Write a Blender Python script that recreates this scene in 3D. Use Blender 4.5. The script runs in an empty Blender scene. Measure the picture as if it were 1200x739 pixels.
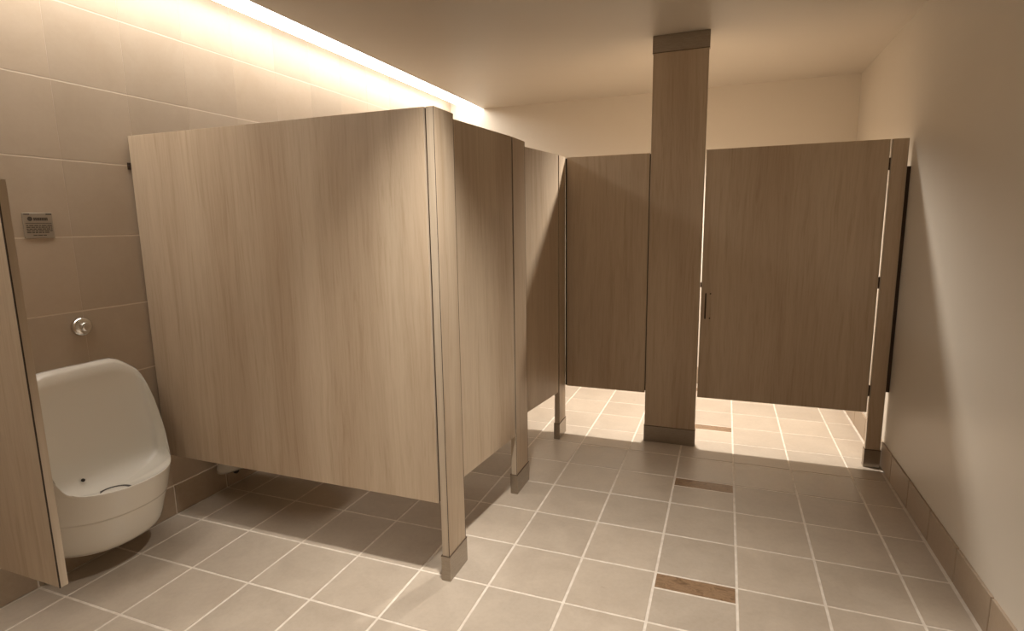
import bpy, bmesh, math, random
from mathutils import Vector, Matrix

# ---------------------------------------------------------------- units
# all plan coordinates below are in floor-tile pitches (0.305 m); V() turns them to metres
T = 0.305
X0 = -4.542                       # left wall plane
XR = 6.600                        # right wall plane
YB = 7.45                         # back wall plane
YF = -13.0                        # wall behind the camera
ZC = 8.09                         # ceiling
def V(x, y, z): return Vector(((x - X0) * T, y * T, z * T))

C = bpy.context.scene.collection
S = bpy.context.scene

# ---------------------------------------------------------------- camera
R_ = Vector((0.9355, 0.3530, -0.0150)); U_ = Vector((-0.0420, 0.1556, 0.9869)); F_ = Vector((-0.3504, 0.9225, -0.1606))
F_.normalize(); R_ = (R_ - F_ * R_.dot(F_)).normalized(); U_ = R_.cross(F_)
cd = bpy.data.cameras.new('camera'); cam = bpy.data.objects.new('camera', cd); C.objects.link(cam)
cd.sensor_width = 36.0; cd.lens = 36.0 * 657.264 / 1200.0; cd.clip_start = 0.02; cd.clip_end = 60
M = Matrix.Identity(4)
for r in range(3):
    M[r][0] = R_[r]; M[r][1] = U_[r]; M[r][2] = -F_[r]
M.translation = V(3.679, -9.038, 4.600)
cam.matrix_world = M
S.camera = cam

# ---------------------------------------------------------------- world, lights, exposure
w = bpy.data.worlds.new('world'); S.world = w; w.use_nodes = True
w.node_tree.nodes['Background'].inputs[0].default_value = (0.05, 0.04, 0.03, 1)
w.node_tree.nodes['Background'].inputs[1].default_value = 0.0
S.view_settings.view_transform = 'Standard'; S.view_settings.look = 'None'
S.view_settings.gamma = 1.0; S.view_settings.use_curve_mapping = False
S.view_settings.exposure = 0.26
LAMP = (1.0, 0.935, 0.85)          # colour of the room's lamps
STRIP_E = 7.8                     # emission of the linear cove lens
SPOTS = [(2.60, 4.10, 270.0, 136, 1.0, 'ceiling downlight above the large rear stall, behind the tall pilaster'),
         (1.60, -4.20, 190.0, 90, 1.0, 'ceiling downlight above the tiled aisle in front of the stalls')]
STRIP_COL = (1.0, 0.94, 0.85)

# ---------------------------------------------------------------- helpers
def props(o, label=None, cat=None, group=None, kind=None):
    if label: o['label'] = label
    if cat: o['category'] = cat
    if group: o['group'] = group
    if kind: o['kind'] = kind
    return o
def obj(name, me, m=None, parent=None):
    if isinstance(me, bmesh.types.BMesh):
        bm = me; me = bpy.data.meshes.new(name); bm.to_mesh(me); bm.free()
    if m is not None:
        ms = m if isinstance(m, (list, tuple)) else [m]
        if len(me.materials) == 0:
            for k in ms: me.materials.append(k)
    o = bpy.data.objects.new(name, me); C.objects.link(o)
    if parent: o.parent = parent
    return o
def empty(name, loc, rz=0):
    o = bpy.data.objects.new(name, None); C.objects.link(o); o.location = loc; o.rotation_euler = (0, 0, rz)
    o.empty_display_size = .05
    return o
def box(bm, lo, hi, bev=0.0, seg=1):
    lo = Vector(lo); hi = Vector(hi)
    r = bmesh.ops.create_cube(bm, size=1.0)
    vs = r['verts']
    for v in vs:
        v.co = Vector([lo[i] + (v.co[i] + .5) * (hi[i] - lo[i]) for i in range(3)])
    if bev > 0:
        es = {e for v in vs for e in v.link_edges}
        bmesh.ops.bevel(bm, geom=list(es), offset=bev, segments=seg, affect='EDGES', profile=.5)
def bx(lo, hi, bev=0.0, seg=1):
    bm = bmesh.new(); box(bm, lo, hi, bev, seg); return bm
def lathe(bm, prof, n=32, axis='Z', origin=(0, 0, 0), smooth=True):
    rings = []
    o = Vector(origin)
    for (r, h) in prof:
        ring = []
        for i in range(n):
            a = 2 * math.pi * i / n
            c, s = math.cos(a) * r, math.sin(a) * r
            p = {'Z': (c, s, h), 'X': (h, c, s), 'Y': (s, h, c)}[axis]
            ring.append(bm.verts.new(o + Vector(p)))
        rings.append(ring)
    for a, b in zip(rings, rings[1:]):
        for i in range(n):
            f = bm.faces.new((a[i], a[(i + 1) % n], b[(i + 1) % n], b[i])); f.smooth = smooth
    bm.faces.new(rings[0][::-1]); bm.faces.new(rings[-1])
    bmesh.ops.recalc_face_normals(bm, faces=bm.faces[:])

# ---------------------------------------------------------------- materials
def mat(name, col, rough=.5, metal=0, spec=.5):
    m = bpy.data.materials.new(name); m.use_nodes = True
    b = m.node_tree.nodes['Principled BSDF']
    b.inputs['Base Color'].default_value = (*col, 1); b.inputs['Roughness'].default_value = rough
    b.inputs['Metallic'].default_value = metal; b.inputs['Specular IOR Level'].default_value = spec
    return m, m.node_tree, b
def N(nt, t, **k):
    n = nt.nodes.new(t)
    for a, v in k.items(): setattr(n, a, v)
    return n
def ramp(nt, stops, src):
    r = N(nt, 'ShaderNodeValToRGB')
    e = r.color_ramp.elements
    while len(e) < len(stops): e.new(.5)
    for q, (p, c) in zip(e, stops): q.position = p; q.color = (*c, 1)
    nt.links.new(src, r.inputs[0]); return r
def noise(nt, vec, scale, detail=4, rough=.5, dist=0):
    n = N(nt, 'ShaderNodeTexNoise'); n.inputs['Scale'].default_value = scale
    n.inputs['Detail'].default_value = detail; n.inputs['Roughness'].default_value = rough
    n.inputs['Distortion'].default_value = dist
    nt.links.new(vec, n.inputs['Vector']); return n
def mapping(nt, scale=(1, 1, 1), rnd=True):
    tc = N(nt, 'ShaderNodeTexCoord'); mp = N(nt, 'ShaderNodeMapping'); mp.inputs['Scale'].default_value = scale
    nt.links.new(tc.outputs['Object'], mp.inputs[0])
    if rnd:
        oi = N(nt, 'ShaderNodeObjectInfo'); cb = N(nt, 'ShaderNodeVectorMath', operation='SCALE')
        cx = N(nt, 'ShaderNodeCombineXYZ')
        for i in range(3): nt.links.new(oi.outputs['Random'], cx.inputs[i])
        nt.links.new(cx.outputs[0], cb.inputs[0]); cb.inputs['Scale'].default_value = 37.0
        nt.links.new(cb.outputs[0], mp.inputs['Location'])
    return mp
def mix(nt, a, b, fac, mode='MIX'):
    m = N(nt, 'ShaderNodeMix', data_type='RGBA', blend_type=mode)
    if isinstance(fac, (int, float)): m.inputs[0].default_value = fac
    else: nt.links.new(fac, m.inputs[0])
    for i, v in ((6, a), (7, b)):
        if isinstance(v, tuple): m.inputs[i].default_value = (*v, 1)
        else: nt.links.new(v, m.inputs[i])
    return m.outputs[2]
def bump(nt, b, src, strength, dist=.001):
    bp = N(nt, 'ShaderNodeBump'); bp.inputs['Strength'].default_value = strength; bp.inputs['Distance'].default_value = dist
    nt.links.new(src, bp.inputs['Height']); nt.links.new(bp.outputs[0], b.inputs['Normal'])

def wood(name, tone=1.0, rough=.42):
    m, nt, b = mat(name, (.4, .3, .2), rough)
    mp = mapping(nt, (1, 1, .16))
    warp = noise(nt, mp.outputs[0], 4.0, 3, .5)
    mp2 = mapping(nt, (1, 1, .045))
    off = N(nt, 'ShaderNodeVectorMath', operation='MULTIPLY_ADD')
    nt.links.new(warp.outputs['Color'], off.inputs[0]); off.inputs[1].default_value = (.10, .10, 0)
    nt.links.new(mp2.outputs[0], off.inputs[2])
    bands = noise(nt, off.outputs[0], 6.0, 2, .45)            # broad tone across the sheet
    fine = noise(nt, off.outputs[0], 130.0, 4, .6)            # pores
    mid = noise(nt, off.outputs[0], 38.0, 5, .68, .5)         # growth rings
    c0 = tuple(tone * v for v in (.455, .35, .247)); c1 = tuple(tone * v for v in (.535, .43, .314)); c2 = tuple(tone * v for v in (.50, .395, .285))
    r1 = ramp(nt, [(.34, c0), (.5, c2), (.66, c1)], bands.outputs[0])
    r2 = ramp(nt, [(.36, (.88, .85, .82)), (.55, (1, 1, 1))], fine.outputs[0])
    r3 = ramp(nt, [(.34, (.82, .77, .71)), (.46, (.95, .935, .92)), (.58, (1, 1, 1))], mid.outputs[0])
    x = mix(nt, r1.outputs[0], r3.outputs[0], .75, 'MULTIPLY')
    x = mix(nt, x, r2.outputs[0], .55, 'MULTIPLY')
    nt.links.new(x, b.inputs['Base Color'])
    bump(nt, b, fine.outputs[0], .08, .0005)
    return m
WOOD = wood('oak_laminate', 1.12)
EDGE, nt, b = mat('oak_edge_band', (.50, .39, .275), .45)
mp = mapping(nt, (1, 1, .05)); n = noise(nt, mp.outputs[0], 60, 3)
nt.links.new(ramp(nt, [(.3, (.46, .37, .27)), (.7, (.55, .45, .34))], n.outputs[0]).outputs[0], b.inputs['Base Color'])
LINE, _, _ = mat('dark_laminate_line', (.035, .02, .012), .6)

def tile_mat(name, c0, c1, rough, speck=(.25, .17, .11), grain=.6):
    m, nt, b = mat(name, c0, rough)
    mp = mapping(nt); n1 = noise(nt, mp.outputs[0], 7, 6, .6, .6); n2 = noise(nt, mp.outputs[0], 60, 5, .7); n3 = noise(nt, mp.outputs[0], 17, 3, .5)
    oi = N(nt, 'ShaderNodeObjectInfo')
    x = ramp(nt, [(.3, c0), (.7, c1)], n1.outputs[0]).outputs[0]
    x = mix(nt, x, ramp(nt, [(.3, (.9, .88, .86)), (.6, (1, 1, 1))], n2.outputs[0]).outputs[0], grain, 'MULTIPLY')
    x = mix(nt, x, ramp(nt, [(0, (.93, .925, .92)), (1, (1.04, 1.03, 1.02))], oi.outputs['Random']).outputs[0], 1, 'MULTIPLY')
    x = mix(nt, x, speck, ramp(nt, [(.74, (0, 0, 0)), (.80, (.35, .35, .35))], n3.outputs[0]).outputs[0])
    nt.links.new(x, b.inputs['Base Color'])
    rr = ramp(nt, [(.3, (rough - .07,) * 3), (.7, (rough + .1,) * 3)], n1.outputs[0])
    nt.links.new(rr.outputs[0], b.inputs['Roughness'])
    bump(nt, b, n2.outputs[0], .1, .0008)
    return m
FT = tile_mat('floor_tile_ceramic', (.45, .38, .305), (.525, .45, .365), .36)
BT = tile_mat('base_tile_ceramic', (.37, .285, .205), (.43, .34, .25), .40)
WT = tile_mat('wall_tile_ceramic', (.44, .35, .262), (.47, .378, .288), .36, (.47, .37, .28), .2)
GROUT, nt, b = mat('floor_grout', (.66, .57, .47), .85)
mp = mapping(nt, rnd=False); n = noise(nt, mp.outputs[0], 25, 5)
nt.links.new(ramp(nt, [(.3, (.64, .56, .47)), (.7, (.78, .71, .62))], n.outputs[0]).outputs[0], b.inputs['Base Color'])
WGROUT, _, _ = mat('wall_grout', (.66, .56, .45), .85)
ACC, nt, b = mat('accent_slate_tile', (.25, .16, .1), .42)
mp = mapping(nt, (1, 2.2, 1)); n = noise(nt, mp.outputs[0], 16, 6, .62, 1.2)
nt.links.new(ramp(nt, [(.3, (.13, .075, .04)), (.48, (.30, .19, .11)), (.6, (.20, .125, .07)), (.75, (.38, .27, .17))], n.outputs[0]).outputs[0], b.inputs['Base Color'])
bump(nt, b, n.outputs[0], .4, .002)
def paint(name, col, rough, bs=.05):
    m, nt, b = mat(name, col, rough)
    mp = mapping(nt, rnd=False); n = noise(nt, mp.outputs[0], 220, 3, .6); n2 = noise(nt, mp.outputs[0], 1.5, 3)
    x = mix(nt, ramp(nt, [(.3, tuple(.97 * v for v in col)), (.7, tuple(1.02 * v for v in col))], n2.outputs[0]).outputs[0], col, .3)
    nt.links.new(x, b.inputs['Base Color']); bump(nt, b, n.outputs[0], bs, .0008)
    return m
PAINT = paint('cream_wall_paint', (.67, .61, .525), .42)
CEIL = paint('ceiling_paint', (.60, .535, .45), .40)
STEEL, nt, b = mat('brushed_stainless', (.42, .37, .31), .34, 1)
mp = mapping(nt, (1, 1, 40)); n = noise(nt, mp.outputs[0], 30, 3)
nt.links.new(ramp(nt, [(.3, (.33, .285, .235)), (.7, (.46, .41, .35))], n.outputs[0]).outputs[0], b.inputs['Base Color'])
DARKSTEEL, _, _ = mat('shaded_steel_fold', (.16, .12, .09), .4, .8)  # darker copy of the steel; the fold's shade is put into its colour
CHROME, _, _ = mat('chrome', (.75, .73, .70), .08, 1)
BRONZE, _, _ = mat('dark_bronze_hardware', (.06, .035, .022), .45, .4)
PORC, nt, b = mat('white_porcelain', (.80, .76, .68), .12); b.inputs['Coat Weight'].default_value = .4; b.inputs['Coat Roughness'].default_value = .05
DARK, _, _ = mat('dark_opening', (.02, .014, .01), .6)  # near black; stands in for shade inside openings, and colours the toilet bolt
PLATE, _, _ = mat('plaque_metal', (.34, .29, .23), .42, .35)
INK, _, _ = mat('plaque_ink', (.05, .035, .025), .6)
PLASTIC, _, _ = mat('black_seat_plastic', (.03, .028, .025), .35)
def emis(name, col, e):
    m = bpy.data.materials.new(name); m.use_nodes = True; nt = m.node_tree
    b = nt.nodes['Principled BSDF']; b.inputs['Base Color'].default_value = (.8, .8, .8, 1)
    b.inputs['Emission Color'].default_value = (*col, 1); b.inputs['Emission Strength'].default_value = e
    return m
LENS = emis('linear_light_lens', STRIP_COL, STRIP_E)
SPOTLENS = emis('downlight_lens', LAMP, 12.0)

# ================================================================ the setting
G = .033                            # floor joint width
# floor: grout bed + tiles
fl = obj('floor', bx(V(X0 - .3, YF - .3, -.4), V(XR + .3, YB + .3, -.004)), GROUT); props(fl, kind='structure')
tcache = {}
def floor_tile(x0, x1, y0, y1, m=FT, name='tile', lift=0.0):
    w_, h_ = round(x1 - x0 - G, 3), round(y1 - y0 - G, 3)
    key = (w_, h_, m.name)
    if key not in tcache:
        bm = bx(Vector((-w_ / 2, -h_ / 2, -.04)) * T, Vector((w_ / 2, h_ / 2, 0)) * T, .0007, 1)
        me = bpy.data.meshes.new(name); bm.to_mesh(me); bm.free(); me.materials.append(m); tcache[key] = me
    o = obj(name, tcache[key], None, fl)
    o.location = V((x0 + x1) / 2, (y0 + y1) / 2, lift)
    return o
xs = [X0 + .02] + list(range(-4, 7)) + [XR - .05]
random.seed(3)
rest = bmesh.new()
for j in range(-13, 8):
    y0, y1 = j, min(j + 1, YB)
    if j == 7: y1 = YB
    for a, b_ in zip(xs, xs[1:]):
        if j < -6:
            box(rest, V(a + G / 2, y0 + G / 2, -.04), V(b_ - G / 2, y1 - G / 2, 0), .0016); continue
        if a == 3 and (j + 1) % 3 == 1:                       # rows topped by a slate strip
            ys = y1 - .33
            floor_tile(a, b_, ys, y1, ACC, 'accent_tile', -.001)
            floor_tile(a, b_, y0, ys, FT, 'tile', random.uniform(-.0008, .0012))
        else:
            floor_tile(a, b_, y0, y1, FT, 'tile', random.uniform(-.0008, .0012))
props(obj('tile_field', rest, FT, fl), kind='stuff')

# ---- left wall: tiles on a grout bed
ZT = 8.60
wl = obj('wall_left', bx(V(X0 - .5, YF - .3, -.02), V(X0 - .0020, YB + .3, ZT + .3)), WGROUT); props(wl, kind='structure')
wcache = {}
GH, GV = .017, .0055
rows = [(.497 + 1.006 * k, .497 + 1.006 * (k + 1)) for k in range(8)]
def wtile(y0, y1, z0, z1, m, proud=0.0, parent=None, side=1, name='tile', gh=GH, gv=GV, bev=.0014, vert=True):
    d, h_ = round(y1 - y0 - gv, 3), round(z1 - z0 - gh, 3)
    key = ('w', d, h_, m.name, proud, side, gh)
    if key not in wcache:
        lo = Vector((-.05, -d / 2, -h_ / 2)) * T; hi = Vector((proud, d / 2, h_ / 2)) * T
        if side < 0: lo.x, hi.x = -proud * T, .05 * T
        bm = bmesh.new(); box(bm, lo, hi)
        es = [e for e in bm.edges if vert or abs(e.verts[0].co.y - e.verts[1].co.y) > .01]
        bmesh.ops.bevel(bm, geom=es, offset=bev, segments=2, affect='EDGES', profile=.5)
        me = bpy.data.meshes.new(name); bm.to_mesh(me); bm.free(); me.materials.append(m); wcache[key] = me
    return wcache[key], d
rest = bmesh.new()
for (z0, z1) in rows:
    z1 = min(z1, ZT)
    for j in range(-13, 8):
        y0, y1 = j, min(j + 1, YB)
        if j < -6:
            box(rest, V(X0 - .05, y0 + GV / 2, z0 + GH / 2), V(X0, y1 - GV / 2, z1 - GH / 2), .0014, 1); continue
        me, d = wtile(y0, y1, z0, z1, WT, bev=.0007, vert=False)
        o = obj('tile', me, None, wl); o.location = V(X0 + random.uniform(-.0006, .0006), (y0 + y1) / 2, (z0 + z1) / 2)
props(obj('tile_field', rest, WT, wl), kind='stuff')

# base tiles, left and right
bb = {}
for side, nm, xx in ((1, 'baseboard_left', X0), (-1, 'baseboard_right', XR)):
    lo, hi = (V(xx - .01, YF, 0), V(xx + .006, YB, .49)) if side > 0 else (V(xx - .020, YF, 0), V(xx + .01, YB, .47))
    bl = obj(nm, bx(lo, hi), GROUT); props(bl, kind='structure')
    for j in range(-13, 8):
        y0, y1 = j, min(j + 1, YB)
        me, d = wtile(y0, y1, .0, .497, BT, .018 if side > 0 else .032, side=side, name='base_tile', gv=.022, gh=.016, bev=.0028)
        o = obj('tile', me, None, bl); o.location = V(xx, (y0 + y1) / 2, .2485)

# painted walls
wr = obj('wall_right', bx(V(XR, YF - .3, -.02), V(XR + .4, YB + .4, ZC + .1)), PAINT); props(wr, kind='structure')
wb = obj('wall_back', bx(V(X0 - .3, YB, -.02), V(XR + .4, YB + .4, ZT + .3)), PAINT); props(wb, kind='structure')
wf = obj('wall_front', bx(V(X0 - .3, YF - .4, -.02), V(XR + .4, YF, ZT + .3)), PAINT); props(wf, kind='structure')
# baseboard at back
bl = obj('baseboard_back', bx(V(X0, YB - .006, 0), V(XR, YB + .01, .49)), GROUT); props(bl, kind='structure')
for a, b_ in zip(xs, xs[1:]):
    o = obj('tile', bx(V(a + .01, YB - .02, 0), V(b_ - .01, YB, .49), .002), BT, bl)
# ceiling with a slot along the left wall
XS = -3.42
bm = bmesh.new()
box(bm, V(XS, YF - .3, ZC), V(XR + .3, YB + .3, ZC + .55))
box(bm, V(X0 - .3, YF - .3, ZC + .55), V(XS + .05, YB + .3, ZC + .75))
ce = obj('ceiling', bm, CEIL); props(ce, kind='structure')
# linear cove light in the slot
ZL = 8.250
XA = -4.26                        # wall-side edge of the lens; the open reveal beyond it grazes the tiles
ll = empty('linear_light', V((XA + XS) / 2, -3, ZL)); props(ll, 'long glowing linear light recessed in the slot between left tiled wall and ceiling', 'light')
base = V((XA + XS) / 2, -3, ZL)
bm = bmesh.new()
box(bm, V(XA + .0, YF + .05, ZL + .115) - base, V(XS - .006, YB - .02, ZL + .30) - base, .003)
obj('housing', bm, STEEL, ll)
segs = [(YF + .05, -9), (-9, -5), (-5, -1), (-1, 3), (3, YB - .03)]
for a, b_ in segs:
    obj('lens', bx(V(XA, a + .002, ZL) - base, V(XS - .006, b_ - .002, ZL + .12) - base), LENS, ll)

# ================================================================ downlights
def downlight(x, y, watts, cone, blend, label):
    o = empty('downlight', V(x, y, ZC)); props(o, label, 'light', 'ceiling downlights')
    bm = bmesh.new(); r = .27 * T
    lathe(bm, [(r * .72, .0), (r, .0), (r, -.006), (r * .78, -.010), (r * .72, -.004)], 40)
    obj('trim_ring', bm, STEEL, o)
    bm = bmesh.new(); lathe(bm, [(r * .70, -.003), (r * .70, -.006), (r * .5, -.008)], 32)
    obj('lens', bm, SPOTLENS, o)
    ld = bpy.data.lights.new('downlight_lamp', 'SPOT'); ld.energy = watts; ld.color = LAMP
    ld.spot_size = math.radians(cone); ld.spot_blend = blend; ld.shadow_soft_size = .05
    l = bpy.data.objects.new('downlight_lamp', ld); C.objects.link(l); l.parent = o; l.location = (0, 0, -.065)
    return o
for s in SPOTS: downlight(*s)

# ================================================================ partitions
ZB, ZP = 1.06, 5.945               # panel bottom and top
def shoe(parent, lo, hi, z0, z1, wrap=.012):
    """sleeve of folded stainless round the foot of a pilaster, with a top lip"""
    bm = bmesh.new()
    box(bm, (lo[0] - wrap * T, lo[1] - wrap * T, z0), (hi[0] + wrap * T, hi[1] + wrap * T, z1), .0016, 2)
    s = obj('shoe', bm, STEEL, parent)
    zz, dz = (z1, .0) if z0 < .1 else (z0, -.0022)
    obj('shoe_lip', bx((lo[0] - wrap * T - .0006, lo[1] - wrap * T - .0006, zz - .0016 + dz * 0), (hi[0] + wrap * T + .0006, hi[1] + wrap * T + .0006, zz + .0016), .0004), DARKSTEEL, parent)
    return s
def pilaster(label, x0, x1, y0, y1, z1=ZP, long_axis='y', cap=False, group='wood laminate pilasters'):
    base = V((x0 + x1) / 2, (y0 + y1) / 2, 0)
    o = empty('pilaster', base); props(o, label, 'pilaster', group)
    lo = V(x0, y0, .05) - base; hi = V(x1, y1, z1) - base
    e = .004                                       # edge band thickness
    if long_axis == 'y':
        obj('board', bx((lo.x, lo.y + e, lo.z), (hi.x, hi.y - e, hi.z), .0008), WOOD, o)
        for a, b_ in ((lo.y, lo.y + e), (hi.y - e, hi.y)):
            obj('edge_strip', bx((lo.x + .0012, a, lo.z), (hi.x - .0012, b_, hi.z), .0006), EDGE, o)
        for a in (lo.y, hi.y):
            q = -1 if a < 0 else 1
            obj('edge_line', bx((hi.x - .0022, min(a, a - q * .002), lo.z + .001), (hi.x - .0006, max(a, a - q * .002), hi.z - .001)), LINE, o)
    else:
        obj('board', bx((lo.x + e, lo.y, lo.z), (hi.x - e, hi.y, hi.z), .0008), WOOD, o)
        for a, b_ in ((lo.x, lo.x + e), (hi.x - e, hi.x)):
            obj('edge_strip', bx((a, lo.y + .0012, lo.z), (b_, hi.y - .0012, hi.z), .0006), EDGE, o)
    shoe(o, (lo.x, lo.y), (hi.x, hi.y), 0.0, .345 * T)
    if cap:
        s = shoe(o, (lo.x, lo.y), (hi.x, hi.y), 7.78 * T, ZC * T - .0005); s.name = 'top_shoe'
    return o
G_P = 'wood laminate pilasters'
PX0, PX1 = .395, .500
p1 = pilaster('narrow wood-grain pilaster nearest the camera, beside the big side panel', PX0, PX1, -3.09, -2.590)
p2 = pilaster('narrow wood-grain pilaster between the two side stall doors', PX0, PX1, -.545, .045)
p3 = pilaster('narrow wood-grain pilaster in the corner, left of the back panel', PX0, PX1, 2.095, 2.590)
TH = .07
pc = pilaster('tall wood-grain pilaster running from floor to ceiling', 2.232, 3.248, 2.600, 2.705, ZC - .02, 'x', True)
pr = pilaster('wood-grain pilaster beside the right wall, right of the wide door', 6.290, 6.535, 2.600, 2.705, ZP, 'x')

def bracket(parent, c, s=(.028, .02, .05), name='bracket'):
    """small dark L bracket with a screw head"""
    c = Vector(c); bm = bmesh.new()
    box(bm, c - Vector(s) / 2, c + Vector(s) / 2, .0015)
    box(bm, c + Vector((-s[0] * .5, -s[1] * .5 - .004, -s[2] * .5)), c + Vector((-s[0] * .5 + .004, s[1] * .5 + .012, s[2] * .5)), .0006)
    lathe(bm, [(.0045, -s[1] / 2), (.0045, -s[1] / 2 - .003), (.002, -s[1] / 2 - .0045)], 10, 'Y', c)
    return obj(name, bm, BRONZE, parent)
def panel(label, x0, x1, y0, y1, z0=ZB, z1=ZP, group='wood laminate partition panels', name='partition_panel', edges='x'):
    base = V((x0 + x1) / 2, (y0 + y1) / 2, z0)
    o = empty(name, base); props(o, label, 'partition', group)
    lo = V(x0, y0, z0) - base; hi = V(x1, y1, z1) - base
    e = .003
    obj('board', bx((lo.x + e, lo.y, lo.z), (hi.x - e, hi.y, hi.z), .0007), WOOD, o)
    for a, b_ in ((lo.x, lo.x + e), (hi.x - e, hi.x)):
        obj('edge_strip', bx((a, lo.y + .0008, lo.z), (b_, hi.y - .0008, hi.z), .0005), EDGE, o)
    return o, base
side, sb = panel('large wood-grain side panel at the left, between urinal and first stall', -4.505, .372, -3.095, -3.015, 1.075)
bracket(side, V(-4.522, -3.075, 5.52) - sb, (.012, .022, .03)); bracket(side, V(-4.522, -3.075, 1.58) - sb, (.012, .022, .03))
obj('channel', bx(V(.373, -3.065, 1.09) - sb, V(.394, -3.0, 5.93) - sb, .0008), BRONZE, side)  # added dark strip; its colour stands in for the shade in this gap
mid, mb = panel('wood-grain divider between the two side stalls, behind the middle narrow pilaster', -4.505, .385, -.29, -.21)
bracket(mid, V(-4.522, -.25, 5.52) - mb, (.012, .022, .03)); bracket(mid, V(-4.522, -.25, 1.58) - mb, (.012, .022, .03))
rear, rb = panel('wood-grain rear divider of the second side stall, left of the corner pilaster', -4.505, .385, 2.600, 2.680)
bracket(rear, V(-4.522, 2.65, 5.52) - rb, (.012, .022, .03)); bracket(rear, V(-4.522, 2.65, 1.58) - rb, (.012, .022, .03))
back, bk = panel('wood-grain back panel between corner pilaster and floor-to-ceiling pilaster', .530, 2.215, 2.600, 2.680)
obj('channel', bx(V(.497, 2.606, 1.075) - bk, V(.532, 2.70, ZP - .02) - bk, .0006), LINE, back)  # closes the lit gap; the shade here is put into its dark colour
obj('channel', bx(V(2.216, 2.625, 1.1) - bk, V(2.231, 2.66, ZP - .02) - bk, .0008), BRONZE, back)
# wall channel at the right
wc = obj('wall_channel', bx(V(6.545, 2.640, 1.46) - V(6.57, 2.67, 1.46), V(XR - .001, 2.715, 5.48) - V(6.57, 2.67, 1.46), .0015), BRONZE)
wc.location = V(6.57, 2.67, 1.46); props(wc, 'dark bronze vertical channel fixing the right pilaster to the wall', 'bracket')
bm = bmesh.new(); z = V(0, 0, 5.36).z - V(0, 0, 1.46).z
box(bm, (-.012, -.010, z), (.0095, .016, z + .036), .001)
obj('clip', bm, BRONZE, wc)

# urinal screen (lower left)
us, ub = panel('wood-grain urinal screen at the left frame edge, beside the urinal', -4.50, -2.425, -5.865, -5.785, 1.06, 5.07, name='urinal_screen')
us['category'] = 'partition'
e = 5.9
obj('edge_line', bx(V(-2.437, -5.867, 1.06) - ub, V(-2.4235, -5.858, 5.07) - ub), LINE, us)
bracket(us, V(-4.52, -5.825, 4.7) - ub, (.012, .022, .03)); bracket(us, V(-4.52, -5.825, 1.6) - ub, (.012, .022, .03))

# doors
def door(label, hinge, ang, L, z0, z1, along, hinge_z=(5.5, 3.47, 1.45), handle=True, flip=1):
    """door leaf built from its hinge edge along -Y ('y') or -X ('x'); face on the room side at local 0"""
    o = empty('stall_door', hinge, ang); props(o, label, 'door', 'wood laminate stall doors')
    t = .075 * T; l = L * T; a, b_ = z0 * T, z1 * T; e = .003
    if along == 'y':
        obj('board', bx((-t, -l + e, a), (0, -e, b_), .0007), WOOD, o)
        for p, q in ((-l, -l + e), (-e, 0)): obj('edge_strip', bx((-t + .0008, p, a), (-.0008, q, b_), .0005), EDGE, o)
        for hz in hinge_z:
            bm = bmesh.new(); lathe(bm, [(.003, -.03), (.003, .03)], 12, 'Z', (-t * .5, .0036, hz * T)); obj('hinge', bm, BRONZE, o)
    else:
        obj('board', bx((-l + e, 0, a), (-e, t, b_), .0007), WOOD, o)
        for p, q in ((-l, -l + e), (-e, 0)): obj('edge_strip', bx((p, .0008, a), (q, t - .0008, b_), .0005), EDGE, o)
        for hz in hinge_z:
            bm = bmesh.new(); lathe(bm, [(.0030, -.032), (.0030, .032)], 12, 'Z', (.0040, .0035, hz * T))
            box(bm, (.0012, .003, hz * T - .030), (.0068, .016, hz * T + .030), .0006); obj('hinge', bm, BRONZE, o)
    return o
d1 = door('wood-grain stall door slightly ajar, nearest the camera', V(.494, -.578, 0), math.radians(-5.2), 1.985, ZB, ZP, 'y')
d2 = door('wood-grain stall door slightly ajar, between middle and corner pilasters', V(.494, 2.060, 0), math.radians(-8.0), 1.98, ZB, ZP, 'y')
d3 = door('wide closed wood-grain stall door with pull handle beside the right wall', V(6.262, 2.605, 0), 0, 2.990, ZB, ZP, 'x', (5.53, 3.47, 1.47))
# pull handle, screw caps and latch of the wide door
hx = (3.362 - 6.262) * T
bm = bmesh.new()
z0, z1 = 2.70 * T, 3.19 * T
pts = [(0, z0), (-.012, z0), (-.022, z0 + .006), (-.026, z0 + .018), (-.026, z1 - .018), (-.022, z1 - .006), (-.012, z1), (0, z1)]
rings = []
for i, (yy, zz) in enumerate(pts):
    p = Vector((hx, yy, zz)); a = Vector((hx, *pts[max(i - 1, 0)])); b_ = Vector((hx, *pts[min(i + 1, len(pts) - 1)]))
    tdir = (b_ - a).normalized(); u = Vector((1, 0, 0)); v = tdir.cross(u)
    rings.append([bm.verts.new(p + (u * math.cos(k * math.pi / 4) + v * math.sin(k * math.pi / 4)) * .0045) for k in range(8)])
for a, b_ in zip(rings, rings[1:]):
    for k in range(8): bm.faces.new((a[k], a[(k + 1) % 8], b_[(k + 1) % 8], b_[k])).smooth = True
bm.faces.new(rings[0]); bm.faces.new(rings[-1]); bmesh.ops.recalc_face_normals(bm, faces=bm.faces[:])
hd = obj('handle', bm, BRONZE, d3)
for zz in (z0, z1):
    bm = bmesh.new(); lathe(bm, [(.0045, .001), (.0045, -.0025), (.0025, -.0035)], 12, 'Y', (hx + .085 * T, 0, zz)); obj('screw_cap', bm, BRONZE, d3)
obj('latch', bx(((3.252 - 6.262) * T, .004, 3.31 * T), (-2.988 * T, .014, 3.41 * T), .0008), BRONZE, d3)
# latch hardware on the side doors (inside faces)
for d in (d1, d2):
    bm = bmesh.new(); lathe(bm, [(.016, -.075 * T), (.016, -.075 * T - .008), (.012, -.075 * T - .011)], 20, 'X', (0, -1.86 * T, 3.3 * T)); obj('latch', bm, STEEL, d)

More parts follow.
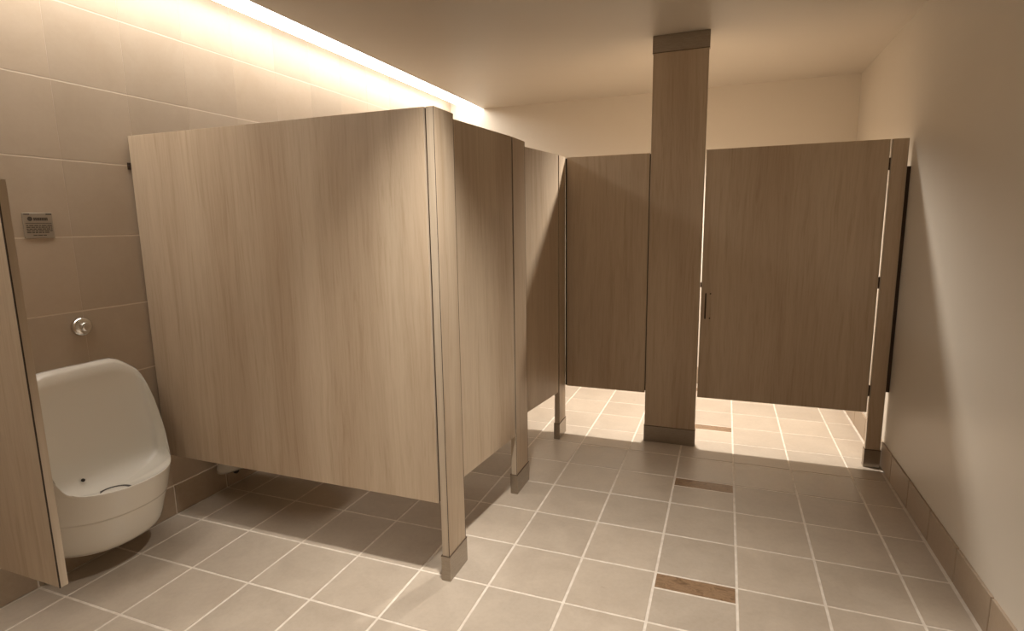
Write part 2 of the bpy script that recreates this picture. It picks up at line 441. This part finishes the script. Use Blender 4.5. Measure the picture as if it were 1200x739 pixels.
# ================================================================ urinal
def urinal():
    yc = -4.22
    o = empty('urinal', V(X0, yc, 0)); props(o, 'white porcelain wall-hung urinal on the tiled left wall', 'urinal')
    NA, NB = 44, 20
    def ss(a, b, t):
        t = max(0, min(1, (t - a) / (b - a))); return t * t * (3 - 2 * t)
    def interp(tab, x):
        for (a, va), (b, vb) in zip(tab, tab[1:]):
            if x <= b:
                t = (x - a) / (b - a); t = t * t * (3 - 2 * t) if len(tab) < 4 else t
                return va + (vb - va) * max(0, t)
        return tab[-1][1]
    RIM = [(0, 2.80), (.12, 2.76), (.18, 2.62), (.25, 2.32), (.33, 1.98), (.42, 1.68), (.52, 1.48), (.64, 1.38), (.82, 1.32), (1.2, 1.30)]
    WID = [(.40, .66), (.43, .72), (.50, .765), (.86, .825), (.90, .832), (.915, .842), (1.30, .86), (1.7, .875), (2.2, .84), (2.6, .79), (2.8, .76)]
    DEP = [(.40, .74), (.43, .80), (.50, .84), (.86, .965), (.90, .975), (.915, .995), (1.30, 1.13), (3, 1.13)]
    def wid(z): return interp(WID, z)
    def dep(z): return interp(DEP, z)
    def plan(k, z, inner=False, f=1.0):
        w_, D = wid(z), dep(z)
        if inner: w_ -= .055
        db = .20 + .10 * ss(2.6, 1.2, z) if inner else 0.0
        Df = D - (.055 if inner else 0)
        if k <= NA:
            th = math.pi * k / NA
            # corners fuller than an ellipse
            s, c = math.sin(th), math.cos(th)
            d = db + (Df - db) * (abs(s) ** .95); y = w_ * math.copysign(abs(c) ** .88, c)
        else:
            q = (k - NA) / (NB + 1); y = -w_ + 2 * w_ * q; d = db
            if inner: d = db - .05 * (1 - abs(y / w_) ** 3)
        if f < 1:
            cx = .56; d = cx + (d - cx) * f; y = y * f
        return d, y
    n = NA + NB + 1
    zr = []
    for k in range(n):
        d, y = plan(k, 1.6)
        z = interp(RIM, d)
        # second pass: width narrows higher up; soften top corners
        if z > 2.3:
            ay = abs(plan(k, z)[1]); z -= .22 * ss(.50, .80, ay)
        zr.append(z)
    for _ in range(2):
        zr = [(zr[k - 1] + 2 * zr[k] + zr[(k + 1) % n]) / 4 for k in range(n)]
    bm = bmesh.new()
    def P(d, y, z): return Vector((d * T, y * T, z * T))
    rowsz = [.40, .405, .415, .43, .46, .50, .60, .72, .84, .88, .90, .9075, .915, .93, 1.02, 1.12]
    grid = []
    grid.append([bm.verts.new(P(plan(k, .46)[0] * .93, plan(k, .46)[1] * .93, .40)) for k in range(n)])
    for z in rowsz[2:]:
        grid.append([bm.verts.new(P(*plan(k, z), z)) for k in range(n)])
    for q in (.25, .5, .75, .92, .985):
        r = []
        for k in range(n):
            z = 1.12 + (zr[k] - 1.12) * q; r.append(bm.verts.new(P(*plan(k, z), z)))
        grid.append(r)
    # rolled rim
    for fr, dz in ((.18, .012), (.5, .02), (.82, .012)):
        r = []
        for k in range(n):
            a = plan(k, zr[k]); b_ = plan(k, zr[k], True)
            r.append(bm.verts.new(P(a[0] + (b_[0] - a[0]) * fr, a[1] + (b_[1] - a[1]) * fr, zr[k] + dz - .04 * fr)))
        grid.append(r)
    zf = 1.13; H = .22
    for i in range(0, 19):
        q = i / 18
        r = []
        for k in range(n):
            top = zr[k] - .055
            z = top + (zf - top) * (1 - (1 - q) ** 1.5)
            h_ = max(0, min(1, (z - zf) / min(H, max(.05, top - zf))))
            f = math.sqrt(max(0, 1 - (1 - h_) ** 2)) if h_ < 1 else 1
            f = max(f, .06)
            d, y = plan(k, max(z, zf), True, f)
            r.append(bm.verts.new(P(d, y, z)))
        grid.append(r)
    for a, b_ in zip(grid, grid[1:]):
        for k in range(n):
            f = bm.faces.new((a[k], a[(k + 1) % n], b_[(k + 1) % n], b_[k])); f.smooth = True
    bm.faces.new(grid[0][::-1]); bm.faces.new(grid[-1])
    bmesh.ops.remove_doubles(bm, verts=bm.verts[:], dist=.0002)
    bmesh.ops.recalc_face_normals(bm, faces=bm.faces[:])
    body = obj('bowl', bm, PORC, o)
    # drain
    dc = P(.70, -.12, zf + .006)
    bm = bmesh.new(); lathe(bm, [(.064, -.004), (.064, .0010), (.050, .0012)], 40, 'Z', dc)
    dr = obj('drain_gap_shade', bm, DARK, o)  # solid dark disc; the gap's shade round the cover is painted by it
    bm = bmesh.new(); lathe(bm, [(.0515, -.003), (.0515, .0010), (.047, .0020), (.02, .0026)], 40, 'Z', dc)
    obj('drain_cover', bm, PORC, o)
    bm = bmesh.new(); lathe(bm, [(.0065, -.004), (.0065, .003), (.004, .004)], 14, 'X', P(.30, -.25, 1.30))
    obj('hole_shade_disc', bm, DARK, o)  # dark plug on the porcelain; the hole's shade is only its colour
    return o
urinal()
# flush button
fb = empty('flush_button', V(X0, -4.05, 3.305)); props(fb, 'round chrome flush button on the tiled wall above the urinal', 'flush button')
bm = bmesh.new(); lathe(bm, [(.040, 0), (.041, .004), (.039, .012), (.033, .019), (.022, .023)], 36, 'X'); obj('escutcheon', bm, CHROME, fb)
bm = bmesh.new(); lathe(bm, [(.019, .020), (.019, .030), (.017, .034), (.010, .036)], 28, 'X'); obj('button', bm, CHROME, fb)

# plaque with tiny print
pq = empty('wall_plaque', V(X0, -4.385, 4.665)); props(pq, 'small grey notice plaque with dark print, on the tiled wall above the urinal', 'sign')
def yz(y, z): return (y + 4.385) * T, (z - 4.665) * T
y0, z0 = yz(-4.555, 4.515); y1, z1 = yz(-4.215, 4.83)
obj('plate', bx((0.0005, y0, z0), (.004, y1, z1), .0008), PLATE, pq)
random.seed(11)
def words(z, h_, a, b_, wmin, wmax, gap):
    bm = bmesh.new(); x = a
    while x < b_ - .004:
        wd = min(random.uniform(wmin, wmax), b_ - x)
        p, q = yz(x, z)
        box(bm, (.0038, p, q), (.0044, p + wd * T, q + h_ * T)); x += wd + gap
    return bm
obj('tape', words(4.808, .012, -4.54, -4.475, .065, .066, .01), INK, pq)
obj('tape', words(4.808, .014, -4.29, -4.225, .065, .066, .01), INK, pq)
bm = bmesh.new(); p, q = yz(-4.475, 4.757); lathe(bm, [(.0085, .0036), (.0085, .0045)], 20, 'X', (0, p, q)); obj('emblem', bm, INK, pq)
obj('heading', words(4.735, .038, -4.435, -4.275, .012, .016, .004), INK, pq)
obj('rule', words(4.698, .007, -4.53, -4.235, .30, .31, .01), INK, pq)
for i, z in enumerate((4.668, 4.646, 4.624, 4.602, 4.580)):
    obj('text_line', words(z, .011, -4.525, -4.235 if i < 4 else -4.27, .02, .055, .009), INK, pq)
obj('text_line', words(4.545, .010, -4.46, -4.31, .03, .06, .008), INK, pq)

# ================================================================ wall-hung toilet in the first stall (seen below the side panel)
def toilet():
    yc = -1.84
    o = empty('toilet', V(X0, yc, 0)); props(o, 'white toilet glimpsed under the side panel, hung on the left wall', 'toilet')
    bm = bmesh.new()
    def ring(z, w_, D, back=0.0, n=40):
        out = []
        for k in range(n):
            a = 2 * math.pi * k / n; s, c = math.sin(a), math.cos(a)
            d = (D + back) / 2 + (D - back) / 2 * math.copysign(abs(c) ** .8, c)
            out.append(bm.verts.new((d * T, w_ * math.copysign(abs(s) ** .85, s) * T, z * T)))
        return out
    prof = [(.40, .40, .34), (.41, .46, .42), (.50, .50, .62), (.62, .50, .95), (.78, .51, 1.5), (.95, .54, 1.95), (1.12, .57, 2.15), (1.22, .58, 2.2), (1.26, .57, 2.19)]
    g = [ring(*p) for p in prof]
    inner = [(1.27, .50, 2.10, .62), (1.24, .44, 2.02, .74), (1.05, .38, 1.85, .85), (.85, .26, 1.6, 1.0), (.78, .12, 1.4, 1.15)]
    g += [ring(*p) for p in inner]
    for a, b_ in zip(g, g[1:]):
        for k in range(40): bm.faces.new((a[k], a[(k + 1) % 40], b_[(k + 1) % 40], b_[k])).smooth = True
    bm.faces.new(g[0]); bm.faces.new(g[-1]); bmesh.ops.recalc_face_normals(bm, faces=bm.faces[:])
    obj('bowl', bm, PORC, o)
    # open-front seat
    bm = bmesh.new(); N_ = 44; rr = []
    for k in range(N_ + 1):
        a = math.radians(14) + (2 * math.pi - math.radians(28)) * k / N_; s, c = math.sin(a), math.cos(a)
        cx = 1.42
        ro, ri = (.78, .60), (.56, .38)
        q = []
        for (A, B), z in ((ro, 1.285), (ro, 1.345), (ri, 1.345), (ri, 1.285)):
            q.append(bm.verts.new(((cx + A * c) * T, B * s * T, z * T)))
        rr.append(q)
    for a, b_ in zip(rr, rr[1:]):
        for k in range(4): bm.faces.new((a[k], a[(k + 1) % 4], b_[(k + 1) % 4], b_[k]))
    bm.faces.new(rr[0]); bm.faces.new(rr[-1]); bmesh.ops.recalc_face_normals(bm, faces=bm.faces[:])
    obj('seat', bm, PLASTIC, o)
    bm = bmesh.new(); lathe(bm, [(.014, 0), (.014, .012), (.009, .018)], 16, 'X', (.43 * T, -.33 * T, .455 * T)); obj('bolt', bm, DARK, o)
    bm = bmesh.new(); lathe(bm, [(.05, 0), (.05, .006), (.022, .012), (.022, .05), (.034, .055), (.034, .10), (.02, .112)], 24, 'X', (0, 0, 2.5 * T)); obj('flush_valve', bm, CHROME, o)
    bm = bmesh.new(); lathe(bm, [(.014, 1.24 * T), (.014, 2.45 * T)], 20, 'Z', (.085, 0, 0)); obj('flush_pipe', bm, CHROME, o)
    return o
toilet()
